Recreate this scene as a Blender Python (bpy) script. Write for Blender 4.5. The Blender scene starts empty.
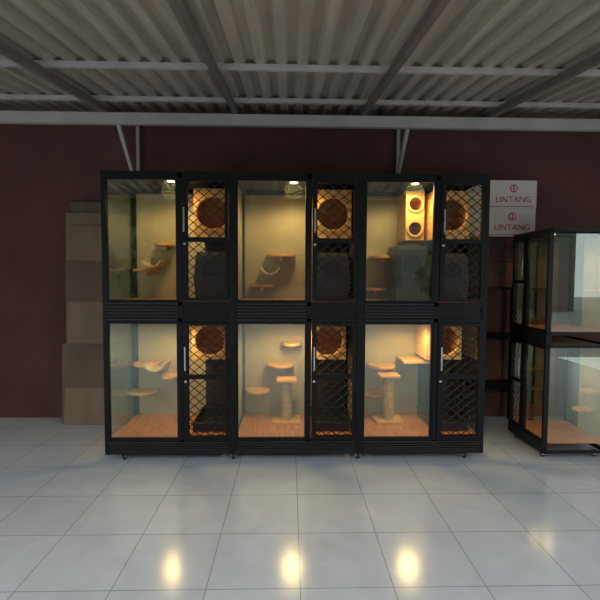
import bpy, bmesh, math, random
from mathutils import Vector, Matrix
random.seed(7)
scene = bpy.context.scene
col = scene.collection

# ------------------------------------------------------------------ materials
def new_mat(name):
    m = bpy.data.materials.new(name); m.use_nodes = True
    nt = m.node_tree
    return m, nt, nt.nodes['Principled BSDF']

def simple(name, c, rough=0.5, metal=0.0, noise=0.0, nscale=8.0, bump=0.0, stretch=None, spec=0.5):
    m, nt, b = new_mat(name)
    b.inputs['Roughness'].default_value = rough
    b.inputs['Metallic'].default_value = metal
    b.inputs['Specular IOR Level'].default_value = spec
    tc = nt.nodes.new('ShaderNodeTexCoord')
    mp = nt.nodes.new('ShaderNodeMapping')
    if stretch: mp.inputs['Scale'].default_value = stretch
    nz = nt.nodes.new('ShaderNodeTexNoise'); nz.inputs['Scale'].default_value = nscale
    nz.inputs['Detail'].default_value = 5
    rp = nt.nodes.new('ShaderNodeValToRGB')
    rp.color_ramp.elements[0].position = 0.3; rp.color_ramp.elements[1].position = 0.7
    rp.color_ramp.elements[0].color = tuple(x*(1-noise) for x in c)+(1,)
    rp.color_ramp.elements[1].color = tuple(min(1, x*(1+noise)) for x in c)+(1,)
    nt.links.new(tc.outputs['Object'], mp.inputs[0]); nt.links.new(mp.outputs[0], nz.inputs['Vector'])
    nt.links.new(nz.outputs['Fac'], rp.inputs[0]); nt.links.new(rp.outputs[0], b.inputs['Base Color'])
    if bump:
        bp = nt.nodes.new('ShaderNodeBump'); bp.inputs['Strength'].default_value = bump
        bp.inputs['Distance'].default_value = 0.01
        nt.links.new(nz.outputs['Fac'], bp.inputs['Height']); nt.links.new(bp.outputs[0], b.inputs['Normal'])
    return m

M = {}
M['black'] = simple('black_aluminium', (0.005, 0.005, 0.0052), 0.45, 0.0, 0.15, 20, spec=.22)
M['rib'] = simple('charcoal_ribbed_panel', (0.012, 0.012, 0.014), 0.45, 0.0, 0.15, 20, spec=.4)
M['mesh'] = simple('expanded_steel_mesh', (0.012, 0.011, 0.01), 0.45, 0.2, 0.2, 20, spec=.3)
M['steel'] = simple('handle_steel', (0.55, 0.55, 0.55), 0.25, 0.9, 0.05)
M['panel'] = simple('beige_back_panel', (0.38, 0.325, 0.21), 0.5, 0.0, 0.12, 5, 0.05)
M['dark'] = simple('dark_back_panel', (0.02, 0.018, 0.017), 0.6, 0.0, 0.2)
M['ply'] = simple('plywood', (0.68, 0.38, 0.13), 0.5, 0.0, 0.22, 6, 0.05, (1, 1, 12))
M['woodfloor'] = simple('laminate_wood', (0.52, 0.19, 0.055), 0.35, 0.0, 0.35, 5, 0.05, (14, 1.2, 1))
M['rope'] = simple('sisal_rope', (0.5, 0.36, 0.2), 0.9, 0.0, 0.3, 60, 0.3)
M['fabric'] = simple('hammock_fabric', (0.50, 0.43, 0.32), 0.9, 0.0, 0.15, 40, 0.2)
M['plastic'] = simple('dark_plastic', (0.02, 0.021, 0.023), 0.4, 0.0, 0.1)
M['grey'] = simple('grey_plastic', (0.045, 0.045, 0.045), 0.45, 0.0, 0.1)
M['rubber'] = simple('caster_rubber', (0.02, 0.02, 0.02), 0.6, 0.0, 0.1)
M['sheet'] = simple('zincalume_roof_sheet', (0.34, 0.295, 0.225), 0.5, 0.1, 0.22, 2.5, 0.0, (6, 0.5, 1))
M['beam'] = simple('painted_beam', (0.40, 0.375, 0.335), 0.5, 0.1, 0.12, 4)
M['rafter'] = simple('rusty_rafter', (0.15, 0.12, 0.10), 0.55, 0.2, 0.2, 6)
M['wall'] = simple('maroon_wall_paint', (0.100, 0.041, 0.030), 0.75, 0.0, 0.2, 2.0, 0.1, spec=.3)
M['board'] = simple('tan_board', (0.20, 0.145, 0.095), 0.65, 0.0, 0.15, 5, 0.05, (1, 1, 0.3), spec=.25)
M['board2'] = simple('brown_board', (0.125, 0.09, 0.062), 0.65, 0.0, 0.2, 5, 0.05, (1, 1, 0.3), spec=.25)
M['window'] = simple('dark_window', (0.05, 0.055, 0.06), 0.2, 0.0, 0.1)
M['carton'] = simple('white_carton', (0.60, 0.53, 0.47), 0.8, 0.0, 0.06, 5)
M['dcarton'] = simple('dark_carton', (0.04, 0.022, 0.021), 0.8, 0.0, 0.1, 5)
M['red'] = simple('red_print', (0.45, 0.03, 0.04), 0.7, 0.0, 0.05)
M['dred'] = simple('dark_red_print', (0.14, 0.02, 0.025), 0.7, 0.0, 0.05)  # darker red print for the dark cartons
M['tape'] = simple('packing_tape', (0.42, 0.30, 0.18), 0.3, 0.0, 0.05)
M['white'] = simple('lamp_white', (0.5, 0.5, 0.48), 0.4, 0.0, 0.05)
M['leaf'] = simple('leaves', (0.04, 0.075, 0.02), 0.6, 0.0, 0.5, 3)
M['bark'] = simple('bark', (0.09, 0.06, 0.04), 0.9, 0.0, 0.3, 12, 0.4)
M['asphalt'] = simple('concrete_street', (0.30, 0.30, 0.29), 0.9, 0.0, 0.2, 15, 0.2)
M['facade'] = simple('facade_plaster', (0.11, 0.115, 0.10), 0.85, 0.0, 0.15, 2)
M['rooft'] = simple('roof_tiles', (0.10, 0.05, 0.035), 0.8, 0.0, 0.2, 20)

# glass: thin sheet, fresnel mix of clear and mirror
m, nt, b = new_mat('clear_glass'); nt.nodes.remove(b)
out = [n for n in nt.nodes if n.type == 'OUTPUT_MATERIAL'][0]
lw = nt.nodes.new('ShaderNodeLayerWeight'); lw.inputs['Blend'].default_value = 0.5
pw = nt.nodes.new('ShaderNodeMath'); pw.operation = 'POWER'; pw.inputs[1].default_value = 4
ma = nt.nodes.new('ShaderNodeMath'); ma.operation = 'MULTIPLY_ADD'; ma.inputs[1].default_value = 0.8; ma.inputs[2].default_value = 0.11
tr = nt.nodes.new('ShaderNodeBsdfTransparent'); tr.inputs[0].default_value = (0.93, 0.95, 0.89, 1)
gl = nt.nodes.new('ShaderNodeBsdfGlossy'); gl.inputs['Roughness'].default_value = 0.01
gl.inputs['Color'].default_value = (0.88, 0.95, 0.84, 1)
mx = nt.nodes.new('ShaderNodeMixShader')
nt.links.new(lw.outputs['Facing'], pw.inputs[0]); nt.links.new(pw.outputs[0], ma.inputs[0])
nt.links.new(ma.outputs[0], mx.inputs[0]); nt.links.new(tr.outputs[0], mx.inputs[1]); nt.links.new(gl.outputs[0], mx.inputs[2])
nt.links.new(mx.outputs[0], out.inputs[0]); M['glass'] = m

m, nt, b = new_mat('warm_led')
b.inputs['Base Color'].default_value = (1, 0.85, 0.5, 1)
b.inputs['Emission Color'].default_value = (1, 0.80, 0.45, 1); b.inputs['Emission Strength'].default_value = 10
M['led'] = m

# floor tiles
m, nt, b = new_mat('glossy_floor_tile')
tc = nt.nodes.new('ShaderNodeTexCoord'); mp = nt.nodes.new('ShaderNodeMapping')
mp.inputs['Location'].default_value = (0.0, 0.08, 0)
br = nt.nodes.new('ShaderNodeTexBrick'); br.offset = 0; br.squash = 1
br.inputs['Scale'].default_value = 1; br.inputs['Brick Width'].default_value = 0.4; br.inputs['Row Height'].default_value = 0.4
br.inputs['Mortar Size'].default_value = 0.0022; br.inputs['Mortar Smooth'].default_value = 0.1
br.inputs['Color1'].default_value = (0.48, 0.505, 0.53, 1); br.inputs['Color2'].default_value = (0.52, 0.545, 0.565, 1)
br.inputs['Mortar'].default_value = (0.25, 0.25, 0.26, 1)
nz = nt.nodes.new('ShaderNodeTexNoise'); nz.inputs['Scale'].default_value = 4; nz.inputs['Detail'].default_value = 7; nz.inputs['Distortion'].default_value = 1.2
rp = nt.nodes.new('ShaderNodeValToRGB'); rp.color_ramp.elements[0].position = .35; rp.color_ramp.elements[1].position = .65
rp.color_ramp.elements[0].color = (.90, .91, .92, 1); rp.color_ramp.elements[1].color = (1, 1, 1, 1)
mul = nt.nodes.new('ShaderNodeMix'); mul.data_type = 'RGBA'; mul.blend_type = 'MULTIPLY'; mul.inputs[0].default_value = 1
nt.links.new(tc.outputs['Object'], mp.inputs[0]); nt.links.new(mp.outputs[0], br.inputs[0]); nt.links.new(mp.outputs[0], nz.inputs['Vector'])
nt.links.new(nz.outputs['Fac'], rp.inputs[0]); nt.links.new(br.outputs['Color'], mul.inputs[6]); nt.links.new(rp.outputs[0], mul.inputs[7])
nt.links.new(mul.outputs[2], b.inputs['Base Color']); b.inputs['Roughness'].default_value = 0.17
bp = nt.nodes.new('ShaderNodeBump'); bp.inputs['Strength'].default_value = 0.4; bp.inputs['Distance'].default_value = 0.002; bp.invert = True
nt.links.new(br.outputs['Fac'], bp.inputs['Height']); nt.links.new(bp.outputs[0], b.inputs['Normal'])
M['tile'] = m

# ------------------------------------------------------------------ mesh builder
class B:
    def __init__(s, name, parent=None):
        s.name = name; s.bm = bmesh.new(); s.mats = []; s.parent = parent
    def mi(s, k):
        if k not in s.mats: s.mats.append(k)
        return s.mats.index(k)
    def box(s, x0, x1, y0, y1, z0, z1, k):
        i = s.mi(k)
        v = [s.bm.verts.new(p) for p in [(x0,y0,z0),(x1,y0,z0),(x1,y1,z0),(x0,y1,z0),(x0,y0,z1),(x1,y0,z1),(x1,y1,z1),(x0,y1,z1)]]
        for f in [(0,3,2,1),(4,5,6,7),(0,1,5,4),(1,2,6,5),(2,3,7,6),(3,0,4,7)]:
            fc = s.bm.faces.new([v[j] for j in f]); fc.material_index = i
        return v
    def bar(s, p, q, w, t, k, up=(0,1,0)):
        p = Vector(p); q = Vector(q); d = (q-p).normalized(); u = Vector(up)
        a = d.cross(u)
        if a.length < 1e-4: a = d.cross(Vector((1,0,0)))
        a.normalize(); c = a.cross(d).normalized()
        i = s.mi(k); vs = []
        for o in (p, q):
            for sa, sc in ((-1,-1),(1,-1),(1,1),(-1,1)):
                vs.append(s.bm.verts.new(o + a*sa*w/2 + c*sc*t/2))
        for f in [(3,2,1,0),(4,5,6,7),(0,1,5,4),(1,2,6,5),(2,3,7,6),(3,0,4,7)]:
            fc = s.bm.faces.new([vs[j] for j in f]); fc.material_index = i
    def lathe(s, c, prof, k, n=24, axis='z', smooth=True):
        i = s.mi(k); rings = []
        for r, h in prof:
            ring = []
            for j in range(n):
                a = 2*math.pi*j/n; u, v = r*math.cos(a), r*math.sin(a)
                if axis == 'z': p = (c[0]+u, c[1]+v, c[2]+h)
                elif axis == 'y': p = (c[0]+u, c[1]+h, c[2]+v)
                else: p = (c[0]+h, c[1]+u, c[2]+v)
                ring.append(s.bm.verts.new(p))
            rings.append(ring)
        for a, bb in zip(rings[:-1], rings[1:]):
            for j in range(n):
                f = s.bm.faces.new([a[j], a[(j+1)%n], bb[(j+1)%n], bb[j]]); f.material_index = i; f.smooth = smooth
        for r in (rings[0], rings[-1]):
            f = s.bm.faces.new(r); f.material_index = i
    def holed(s, cx, cz, hw, hh, r, y0, y1, k, n=32):
        i = s.mi(k); L = []
        for y in (y0, y1):
            inn, o = [], []
            for j in range(n):
                a = 2*math.pi*(j+.5)/n; ca, sa = math.cos(a), math.sin(a)
                inn.append(s.bm.verts.new((cx+r*ca, y, cz+r*sa)))
                t = min(hw/max(abs(ca),1e-6), hh/max(abs(sa),1e-6))
                o.append([cx+t*ca, y, cz+t*sa])
            for sx in (-1,1):
                for sz in (-1,1):
                    tgt = (cx+sx*hw, cz+sz*hh)
                    jj = min(range(n), key=lambda q:(o[q][0]-tgt[0])**2+(o[q][2]-tgt[1])**2)
                    o[jj][0], o[jj][2] = tgt
            L.append((inn, [s.bm.verts.new(p) for p in o]))
        for j in range(n):
            q = (j+1) % n
            for f in ([L[0][0][j],L[0][0][q],L[0][1][q],L[0][1][j]], [L[1][0][j],L[1][1][j],L[1][1][q],L[1][0][q]],
                      [L[0][0][j],L[1][0][j],L[1][0][q],L[0][0][q]], [L[0][1][j],L[0][1][q],L[1][1][q],L[1][1][j]]):
                fc = s.bm.faces.new(f); fc.material_index = i
    def extr(s, pts, z0, z1, k, plane='xy', off=0):
        i = s.mi(k)
        def P(p, z):
            return (p[0], p[1], z) if plane == 'xy' else ((p[0], z, p[1]) if plane == 'xz' else (z, p[0], p[1]))
        a = [s.bm.verts.new(P(p, z0)) for p in pts]; c = [s.bm.verts.new(P(p, z1)) for p in pts]
        s.bm.faces.new(a).material_index = i; s.bm.faces.new(c).material_index = i
        n = len(pts)
        for j in range(n):
            s.bm.faces.new([a[j], a[(j+1)%n], c[(j+1)%n], c[j]]).material_index = i
    def done(s, bevel=0.0, loc=None, rotz=0):
        bmesh.ops.recalc_face_normals(s.bm, faces=s.bm.faces)
        me = bpy.data.meshes.new(s.name); s.bm.to_mesh(me); s.bm.free()
        for k in s.mats: me.materials.append(M[k])
        o = bpy.data.objects.new(s.name, me); col.objects.link(o)
        if s.parent: o.parent = s.parent
        if loc: o.location = loc
        o.rotation_euler[2] = rotz
        if bevel:
            md = o.modifiers.new('bevel', 'BEVEL'); md.width = bevel; md.segments = 2; md.limit_method = 'ANGLE'
        return o

def empty(name, loc=(0,0,0), rz=0):
    e = bpy.data.objects.new(name, None); e.empty_display_size = .1; col.objects.link(e)
    e.location = loc; e.rotation_euler[2] = rz
    return e

# ------------------------------------------------------------------ cabinet
U = 0.907; D = 0.62
Z_BASE, Z_LO, Z_HI1, Z_HI0, Z_TOPI, Z_TOP = 0.055, 0.16, 1.005, 1.15, 2.01, 2.055

def diamond(bd, x0, x1, z0, z1, y, dw=0.075, dh=0.062, w=0.0065, t=0.004):
    sl = dh/dw
    for sgn in (1, -1):
        k0 = -int((x1-x0)*sl/dh)-2; k1 = int((z1-z0)/dh)+3+int((x1-x0)*sl/dh)
        for k in range(k0, k1):
            c = z0 + k*dh
            xa, xb = x0, x1
            za, zb = c, c+sgn*sl*(x1-x0)
            def xat(z): return x0+(z-c)/(sgn*sl)
            if za < z0: xa = xat(z0); za = z0
            elif za > z1: xa = xat(z1); za = z1
            if zb < z0: xb = xat(z0); zb = z0
            elif zb > z1: xb = xat(z1); zb = z1
            if xb-xa < 0.006 or xa < x0-1e-6 or xb > x1+1e-6: continue
            bd.bar((xa, y+(0.001 if sgn>0 else -0.001), za), (xb, y+(0.001 if sgn>0 else -0.001), zb), w, t, 'mesh')

def cabinet(loc, rz, n, scale=None):
    root = empty('cat_cage_cabinet', loc, rz); W = U*n
    f = B('frame', root)
    for (y0, y1) in ((0, .04), (D-.03, D)):
        f.box(0, W, y0, y1, Z_TOPI, Z_TOP, 'black')
        f.box(0, W, y0, y1, Z_BASE, Z_BASE+.03, 'black')
        f.box(0, W, y0, y1, Z_HI0-.03, Z_HI0, 'black')
        f.box(0, W, y0, y1, Z_HI1, Z_HI1+.03, 'black')
        f.box(0, W, y0, y1, Z_LO-.02, Z_LO, 'black')
        for k in range(n+1):
            xc = k*U
            a = max(0, xc-.025); c = min(W, xc+.025)
            if k in (0,): c = .035
            if k == n: a = W-.035
            f.box(a, c, y0-.002, y1+.001, Z_BASE, Z_TOP, 'black')
    for k in range(n+1):
        xc = min(max(k*U, .015), W-.015)
        for z in (Z_TOP-.03, Z_HI0-.03, Z_HI1, Z_BASE):
            f.box(xc-.012, xc+.012, .04, D-.03, z, z+.028, 'black')
    for k in range(n):
        x = k*U
        f.box(x+.525, x+.558, .0, .04, Z_BASE, Z_TOP-.01, 'black')
        for z0, z1 in ((Z_LO, Z_HI1), (Z_HI0, Z_TOPI)):
            f.box(x+.025, x+.038, .004, .03, z0, z1, 'black'); f.box(x+.512, x+.525, .004, .03, z0, z1, 'black')
            f.box(x+.038, x+.512, .004, .03, z0, z0+.013, 'black'); f.box(x+.038, x+.512, .004, .03, z1-.013, z1, 'black')
    f.done(.002)
    r = B('ribbed_panels', root)
    r.box(.03, W-.03, .012, .02, Z_BASE+.01, Z_LO, 'rib')
    nr = 5
    for j in range(nr):
        z = Z_BASE+.012+j*(Z_LO-Z_BASE-.02)/nr
        for k in range(n):
            r.box(k*U+.026, (k+1)*U-.026, -.006, .013, z, z+.010, 'rib')
    for k in range(n):
        x = k*U
        r.box(x+.03, x+.525, .012, .02, Z_HI1, Z_HI0, 'rib')
        for j in range(6):
            z = Z_HI1+.012+j*.0225
            r.box(x+.028, x+.524, -.008, .013, z, z+.012, 'rib')
        r.box(x+.558, x+U-.025, .008, .03, Z_HI1+.02, Z_HI0-.02, 'black')
    r.done(.0015)
    g = B('glass_panes', root)
    for k in range(n):
        x = k*U
        for z0, z1 in ((Z_LO, Z_HI1), (Z_HI0, Z_TOPI)):
            g.box(x+.036, x+.514, .014, .018, z0+.01, z1-.01, 'glass')
    for xs in (.008, W-.012):
        for z0, z1 in ((Z_LO, Z_HI1), (Z_HI0, Z_TOPI)):
            g.box(xs, xs+.004, .04, D-.03, z0+.0, z1, 'glass')
    g.done()
    d = B('mesh_doors', root); h = B('door_handles', root)
    for k in range(n):
        x = k*U; x0, x1 = x+.562, x+U-.03
        for z0, z1, zb in ((Z_LO+.004, Z_HI1-.002, .615), (Z_HI0+.004, Z_TOPI-.004, 1.585)):
            d.box(x0, x0+.034, -.006, .024, z0, z1, 'black'); d.box(x1-.022, x1, -.006, .024, z0, z1, 'black')
            d.box(x0+.034, x1-.022, -.006, .024, z0, z0+.024, 'black'); d.box(x0+.034, x1-.022, -.006, .024, z1-.022, z1, 'black')
            d.box(x0+.034, x1-.022, -.005, .022, zb-.016, zb+.016, 'black')
            diamond(d, x0+.034, x1-.022, z0+.024, z1-.022, .01)
            hz = zb+.05
            h.bar((x0+.016, -.028, hz), (x0+.016, -.028, hz+.17), .010, .010, 'steel')
            for q in (hz+.02, hz+.15): h.bar((x0+.016, -.028, q), (x0+.016, -.006, q), .008, .008, 'steel', (0,0,1))
            h.lathe((x0+.016, -.018, zb-.03), [(.009, 0), (.011, .004), (.011, .012)], 'steel', 16, 'y')
            for q in (z0+.08, z1-.1):
                h.lathe((x1+.004, -.004, q), [(.006, 0), (.006, .05)], 'black', 12)
    d.done(.001); h.done(.001)
    p = B('panels', root)
    p.box(.01, W-.01, .03, D-.004, Z_TOP-.006, Z_TOP+.004, 'dark')
    for k in range(n):
        x = k*U
        for z0, z1 in ((Z_LO, Z_HI1), (Z_HI0, Z_TOPI)):
            p.box(x+.02, x+.60, D-.022, D-.012, z0-.01, z1+.02, 'panel')
            p.box(x+.60, x+U-.02, D-.020, D-.012, z0-.01, z1+.02, 'dark')
        p.box(x+.02, x+U-.02, .03, D-.024, Z_LO-.016, Z_LO+.002, 'woodfloor')
        p.box(x+.02, x+U-.02, .03, D-.024, Z_HI0-.018, Z_HI0+.001, 'woodfloor')
        p.box(x+.02, x+U-.02, .04, D-.024, Z_HI1+.004, Z_HI1+.014, 'panel')
        if k:
            for z0, z1 in ((Z_LO, Z_HI1), (Z_HI0, Z_TOPI)):
                p.box(x-.006, x+.006, .04, D-.03, z0, z1+.02, 'panel')
    p.done(.001)
    l = B('led_downlights', root)
    for k in range(n):
        for zt in (Z_TOP-.008, Z_HI1+.003):
            cx, cy = k*U+.43, .2
            l.lathe((cx, cy, zt-.018), [(.034, 0), (.036, .004), (.036, .018)], 'white', 24)
            l.lathe((cx, cy, zt-.021), [(.026, 0), (.027, .0025)], 'led', 24)
            ld = bpy.data.lights.new('downlight_bulb', 'SPOT'); ld.energy = LAMP[0] if zt > 1.5 else LAMP[1]
            if k == 0: ld.energy *= .8
            if n == 1: ld.energy *= .3
            ld.color = (1, .70, .29); ld.spot_size = math.radians(172); ld.spot_blend = .4; ld.shadow_soft_size = .075
            lo = bpy.data.objects.new('downlight_bulb', ld); col.objects.link(lo); lo.parent = root
            lo.location = (cx, cy, zt-.08)
    l.done()
    c = B('caster_wheels', root)
    for k in range(n+1):
        for y in (.05, D-.08):
            cx = min(max(k*U, .12), W-.12) if k in (0, n) else k*U
            c.box(cx-.03, cx+.03, y-.025, y+.025, .049, Z_BASE+.001, 'steel')
            c.box(cx-.018, cx-.014, y-.018, y+.018, .02, .05, 'steel'); c.box(cx+.014, cx+.018, y-.018, y+.018, .02, .05, 'steel')
            c.lathe((cx-.012, y, .025), [(.020, 0), (.025, .004), (.025, .02), (.020, .024)], 'rubber', 20, 'x')
    c.done()
    if scale: root.scale = scale
    return root

LAMP = (16.0, 14.0)
CX = -1.5*U
main = cabinet((CX, 0, 0), 0, 3)

def step(bd, x, z, w=.2, dep=.17, th=.02, k='ply', yb=D-.022):
    pts = [(x-w/2, yb), (x-w/2, yb-dep*.35)]
    for j in range(0, 13):
        a = math.pi*j/12
        pts.append((x-w/2*math.cos(a), yb-dep*.35-dep*.65*math.sin(a)))
    pts.append((x+w/2, yb))
    bd.extr(pts, z, z+th, k)
    bd.box(x-.012, x+.012, yb-.09, yb, z-.035, z, k)

st = B('climbing_shelves', main)
O = -CX
def wx(px, sc=121.0): return (px-290)/sc-.05+O
def wz(py, sc=121.0): return 1.32-(py-278)/sc
for px, py, w in ((147, 272, .2), (166, 247, .16), (146, 366, .2), (142, 394, .24), (170, 378, .14),
                  (281, 257, .24), (262, 287, .2), (281, 367, .22), (258, 393, .2), (292, 345, .16),
                  (384, 258, .22), (376, 290, .2), (384, 368, .22), (376, 396, .2)):
    step(st, wx(px), wz(py), w)
st.box(wx(400), wx(428), .34, .58, wz(360), wz(360)+.02, 'ply')
st.done(.002)

def hammock(bd, x, z, r, y0=.36, y1=.56):
    pts = [];
    for j in range(17):
        a = math.pi+math.pi*j/16; pts.append((x+r*math.cos(a), z+r*.75*math.sin(a)))
    for j in range(16, -1, -1):
        a = math.pi+math.pi*j/16; pts.append((x+(r-.012)*math.cos(a), z+(r*.75-.012)*math.sin(a)))
    bd.extr(pts, y0, y1, 'fabric', 'xz')
hm = B('hammocks', main)
for px, py in ((158, 262), (160, 362), (271, 268)):
    hammock(hm, wx(px), wz(py), .075)
    for sx in (-.07, .07): hm.bar((wx(px)+sx, .46, wz(py)), (wx(px)+sx, D-.022, wz(py)+.0), .012, .012, 'ply', (0,0,1))
hm.done()

def house(name, x0, x1, y0, y1, z0, z1, r, k='ply', cz=None):
    b_ = B(name); t = .012
    cx = (x0+x1)/2; czz = (z0+z1)/2
    b_.holed(cx, czz, (x1-x0)/2, (z1-z0)/2, r, y0, y0+t, k)
    b_.box(x0, x0+t, y0+t, y1, z0, z1, k); b_.box(x1-t, x1, y0+t, y1, z0, z1, k)
    b_.box(x0+t, x1-t, y0+t, y1, z0, z0+t, k); b_.box(x0+t, x1-t, y0+t, y1, z1-t, z1, k)
    b_.box(x0+t, x1-t, y1-t, y1, z0+t, z1-t, k)
    i = b_.mi(k); n = 32; R = []
    for rr, yy in ((r, y0), (r, y0-.012), (r+.016, y0-.012), (r+.016, y0)):
        R.append([b_.bm.verts.new((cx+rr*math.cos(2*math.pi*j/n), yy, czz+rr*math.sin(2*math.pi*j/n))) for j in range(n)])
    for a, c in zip(R[:-1], R[1:]):
        for j in range(n):
            b_.bm.faces.new([a[j], a[(j+1)%n], c[(j+1)%n], c[j]]).material_index = i
    b_.parent = main
    return b_.done(.001)

for k in range(3):
    x = k*U
    house('cat_house_box', x+.585, x+.87, .25, .585, 1.62, 1.99, .118)
    house('cat_house_box', x+.56, x+.84, .27, .585, .69, .985, .112)
house('cat_house_box', 2*U+.40, 2*U+.545, .33, .585, 1.62, 1.80, .05)
house('cat_house_box', 2*U+.40, 2*U+.545, .33, .585, 1.80, 2.0, .05)

def covered_litter(x0, x1, z0, h, k='grey', y0=.2, y1=.56):
    b_ = B('covered_litter_box'); b_.parent = main
    cx = (x0+x1)/2; hw = (x1-x0)/2
    i = b_.mi(k)
    def ring(s, z, inset=0): return [b_.bm.verts.new(p) for p in ((cx-hw*s, y0+(1-s)*.1, z), (cx+hw*s, y0+(1-s)*.1, z), (cx+hw*s, y1-(1-s)*.1, z), (cx-hw*s, y1-(1-s)*.1, z))]
    R = [ring(.9, z0), ring(.98, z0+h*.42), ring(1.0, z0+h*.42), ring(1.0, z0+h*.5), ring(.97, z0+h*.5), ring(.88, z0+h*.92), ring(.8, z0+h)]
    for a, c in zip(R[:-1], R[1:]):
        for j in range(4): b_.bm.faces.new([a[j], a[(j+1)%4], c[(j+1)%4], c[j]]).material_index = i
    b_.bm.faces.new(R[0]).material_index = i; b_.bm.faces.new(R[-1]).material_index = i
    pts = [(cx-hw*.5, z0+h*.52), (cx+hw*.5, z0+h*.52)] + [(cx+hw*.5*math.cos(a), z0+h*.66+h*.16*math.sin(a)) for a in [math.pi*j/10 for j in range(11)]]
    b_.extr(pts, y0-.004, y0+.02, 'plastic', 'xz')
    b_.done(.004)
for k in range(2): covered_litter(k*U+.59, k*U+.86, Z_HI0+.002, .36)
covered_litter(2*U+.60, 2*U+.86, Z_HI0+.002, .36)
covered_litter(2*U+.29, 2*U+.56, Z_HI0+.002, .42)

def tray(x0, x1, y0, y1, z, h):
    b_ = B('litter_tray'); b_.parent = main
    t = .008
    b_.box(x0, x1, y0, y1, z, z+t, 'plastic')
    b_.box(x0, x0+t, y0, y1, z+t, z+h, 'plastic'); b_.box(x1-t, x1, y0, y1, z+t, z+h, 'plastic')
    b_.box(x0+t, x1-t, y0, y0+t, z+t, z+h, 'plastic'); b_.box(x0+t, x1-t, y1-t, y1, z+t, z+h, 'plastic')
    b_.box(x0-.01, x1+.01, y0-.01, y0, z+h-.012, z+h, 'plastic'); b_.box(x0-.01, x1+.01, y1, y1+.01, z+h-.012, z+h, 'plastic')
    b_.done(.002)
for k in range(3): tray(k*U+.585, k*U+.86, .16, .55, Z_LO+.003, .07)

def post(x, y, z0, z1, r=.042):
    b_ = B('scratching_post'); b_.parent = main
    b_.box(x-.11, x+.11, y-.1, y+.1, z0, z0+.018, 'ply')
    prof = []; z = z0+.018; n = int((z1-z0-.04)/.012)
    for j in range(n):
        prof += [(r-.004, z-z0), (r, z-z0+.006)]; z += .012
    prof.append((r-.004, z-z0))
    b_.lathe((x, y, z0), prof, 'rope', 24)
    b_.box(x-.08, x+.08, y-.07, y+.07, z, z+.018, 'ply')
    b_.done(.001)
post(wx(287, 128), .40, Z_LO+.003, .52)
post(wx(393, 128), .40, Z_LO+.003, .56)

# second, smaller cabinet on the right side (mesh doors at the far end)
SX = .55
cab2 = cabinet((1.80, .5-U*SX, 0), -math.pi/2, 1, (-SX, .8, .82))
s2 = B('climbing_shelves', cab2)
for x, z, w in ((.2, .58, .2), (.35, .38, .2), (.2, 1.5, .2)): step(s2, x, z, w)
s2.done(.002)

# ------------------------------------------------------------------ room shell
YW = 1.0
def roof(y): return 2.65+.134*y
YF = -2.35
b_ = B('floor'); b_.box(-4.5, 4.5, -5.5, YW, -.1, 0, 'tile'); b_.done()
b_ = B('wall_back'); b_.box(-4.5, 4.5, YW, YW+.12, -.1, 3.1, 'wall'); b_.done()
b_ = B('wall_right'); b_.box(4.5, 4.62, -1.0, YW+.12, -.1, 3.1, 'wall'); b_.done()
b_ = B('wall_left'); b_.box(-4.62, -4.5, -1.0, YW+.12, -.1, 3.1, 'wall'); b_.done()
b_ = B('ground'); b_.box(-25, 25, -30, -5.5, -.25, -.05, 'asphalt'); b_.done()

b_ = B('ceiling'); per = .125; x = -4.5; prof = []
while x < 4.5:
    prof += [(x, 0), (x+.045, 0), (x+.062, .028), (x+.103, .028), (x+.12, 0)]; x += per
i = b_.mi('sheet')
rows = []
for y in (YF, YW+.0):
    rows.append([[b_.bm.verts.new((px, y, roof(y)+h+dz)) for px, h in prof] for dz in (0, .004)])
for q in (0, 1):
    for j in range(len(prof)-1):
        b_.bm.faces.new([rows[0][q][j], rows[0][q][j+1], rows[1][q][j+1], rows[1][q][j]]).material_index = i
b_.done()

rt = B('roof_frame')
for y, w, hgt in ((YF+.03, .04, .04), (-1.5, .04, .03), (-.38, .035, .03), (.36, .04, .03)):
    rt.bar((-4.5, y, roof(y)-hgt/2), (4.5, y, roof(y)-hgt/2), w, hgt, 'beam', (0,0,1))
for x in (-3.65, -2.6, -1.55, -.5, .55, 1.6, 2.65, 3.7):
    ya, yb = YF+.02, YW-.01
    rt.bar((x, ya, roof(ya)-.05), (x, yb, roof(yb)-.05), .04, .05, 'rafter', (0,0,1))
rt.bar((-4.5, .55, roof(.55)-.125), (4.5, .55, roof(.55)-.125), .05, .09, 'beam', (0,0,1))
for x in (-1.45, .92):
    rt.bar((x, .55, roof(.55)-.14), (x, YW, 2.12), .03, .03, 'beam', (1,0,0))
    rt.bar((x+.02, YW-.03, 2.05), (x+.02, YW-.03, roof(1)-.06), .03, .03, 'beam', (0,1,0))
rt.done(.003)

# boards leaning on the wall at the left
pb = B('leaning_panel_stack')
for j, (x0, x1, h, k) in enumerate(((-2.05, -1.50, 2.00, 'board2'), (-2.08, -1.50, 1.90, 'board'), (-2.04, -1.50, 1.78, 'board'), (-2.07, -1.50, 1.46, 'board2'), (-2.05, -1.5, 1.10, 'board'), (-2.09, -1.5, .72, 'board2'), (-2.06, -1.5, .34, 'board'))):
    yb = YW-.06-.022*j; yt = YW-.02-.0215*j
    i = pb.mi(k); t = .018
    v = [pb.bm.verts.new(p) for p in ((x0, yb-t, 0), (x1, yb-t, 0), (x1, yb, 0), (x0, yb, 0), (x0, yt-t, h), (x1, yt-t, h), (x1, yt, h), (x0, yt, h))]
    for f in [(0,3,2,1),(4,5,6,7),(0,1,5,4),(1,2,6,5),(2,3,7,6),(3,0,4,7)]:
        pb.bm.faces.new([v[q] for q in f]).material_index = i
pb.done(.002)

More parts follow.
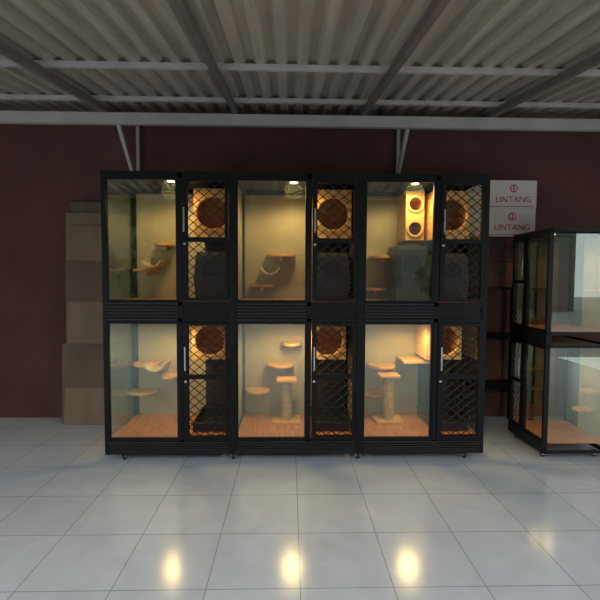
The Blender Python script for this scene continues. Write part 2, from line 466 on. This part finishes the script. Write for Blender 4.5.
rk = B('storage_rack')
for x in (1.42, 2.02):
    for y in (.56, .93): rk.box(x, x+.03, y, y+.03, 0, 1.25, 'black')
for z in (.35, .8, 1.23): rk.box(1.42, 2.05, .56, .96, z, z+.02, 'black')
rk.done(.002)
def carton(x0, x1, y0, y1, z0, z1, k, ink='red'):
    b2 = B('cardboard_carton'); b2.box(x0, x1, y0, y1, z0, z1, k)
    b2.box(x0+.02, x1-.02, y0-.0015, y0, z0+.012, z0+.018, ink)
    b2.box(x0-.001, x1+.001, (y0+y1)/2-.03, (y0+y1)/2+.03, z1, z1+.001, 'tape')
    cx = x0+(x1-x0)*.66
    b2.lathe((cx, y0-.002, z0+.165), [(.034, 0), (.034, .002)], ink, 24, 'y')
    b2.lathe((cx, y0-.003, z0+.165), [(.024, 0), (.024, .002)], k, 24, 'y')
    b2.box(cx-.006, cx+.006, y0-.005, y0-.001, z0+.145, z0+.185, ink)
    o = b2.done(.003)
    t = bpy.data.curves.new('printed_label', 'FONT'); t.body = 'LINTANG'; t.size = .072; t.extrude = .0005; t.align_x = 'CENTER'
    t.materials.append(M[ink]); to = bpy.data.objects.new('printed_label', t); col.objects.link(to); to.parent = o
    to.rotation_euler = (math.pi/2, 0, 0); to.location = (cx-.0, y0-.002, z0+.05)
carton(1.44, 2.02, .58, .92, 1.682, 1.915, 'carton')
carton(1.45, 2.03, .59, .92, 1.918, 2.15, 'carton')
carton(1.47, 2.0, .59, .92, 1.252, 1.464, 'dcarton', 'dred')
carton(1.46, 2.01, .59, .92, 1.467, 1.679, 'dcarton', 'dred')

# street side: trees seen in the glass reflections, added house behind them
def tree(x, y, h, r):
    t = B('tree')
    t.lathe((x, y, -.06), [(.16, 0), (.12, h*.3), (.09, h*.55)], 'bark', 12)
    i = t.mi('leaf')
    cl = [(x+random.uniform(-r, r)*.6, y+random.uniform(-r, r)*.6, h*.55+random.uniform(-.5, .5)*h*.65) for _ in range(12)]
    for c in cl:
        t.bar((x, y, h*.35), c, .04, .04, 'bark')
        for _ in range(480):
            v = Vector((random.gauss(0,1), random.gauss(0,1), random.gauss(0,1))).normalized()*r*.5*random.uniform(.5,1)
            p = Vector(c)+v; a = Vector((random.gauss(0,1), random.gauss(0,1), random.gauss(0,1))).normalized(); bq = a.orthogonal().normalized()
            s = random.uniform(.10, .2)
            f = t.bm.faces.new([t.bm.verts.new(p+a*s), t.bm.verts.new(p+bq*s*.5), t.bm.verts.new(p-a*s), t.bm.verts.new(p-bq*s*.5)]); f.material_index = i
    t.done()
for x, y, h, r in ((-7.4, -10, 4.6, 1.6), (-3.4, -10, 4.2, 1.7), (5.5, -10.5, 4.2, 1.7)):
    tree(x, y, h, r)
hs = B('added_sky_block_house')  # added house, out of view: blocks bright sky from the glass reflections
hs.box(-12, 12, -17, -15, -.06, 4.6, 'facade')
hs.extr([(-17.6, 4.55), (-14.4, 4.55), (-14.4, 4.7), (-16.0, 6.2), (-17.6, 4.7)], -12.5, 12.5, 'rooft', 'yz')
for x in (-8, -4, 0, 4, 8):
    hs.box(x-.6, x+.6, -15, -14.95, 1, 2.3, 'window')
    for q in (x-.64, x-.02, x+.6): hs.box(q, q+.04, -14.97, -14.9, .96, 2.34, 'board')
hs.done()

# ------------------------------------------------------------------ world & lights
w = bpy.data.worlds.new('World'); scene.world = w; w.use_nodes = True
bg = w.node_tree.nodes['Background']; bg.inputs[0].default_value = (0.80, 0.87, 0.97, 1); bg.inputs[1].default_value = 2.45

# ------------------------------------------------------------------ camera
cd = bpy.data.cameras.new('camera'); cam = bpy.data.objects.new('camera', cd); col.objects.link(cam)
cd.sensor_width = 36; cd.lens = 26.0; cd.clip_start = .05
cam.matrix_world = Matrix.Translation((-.05, -3.06, 1.32)) @ Matrix.Rotation(math.radians(-1.36), 4, 'Z') @ Matrix.Rotation(math.radians(90-2.9), 4, 'X') @ Matrix.Rotation(math.radians(.3), 4, 'Z')
scene.camera = cam
scene.view_settings.view_transform = 'Standard'
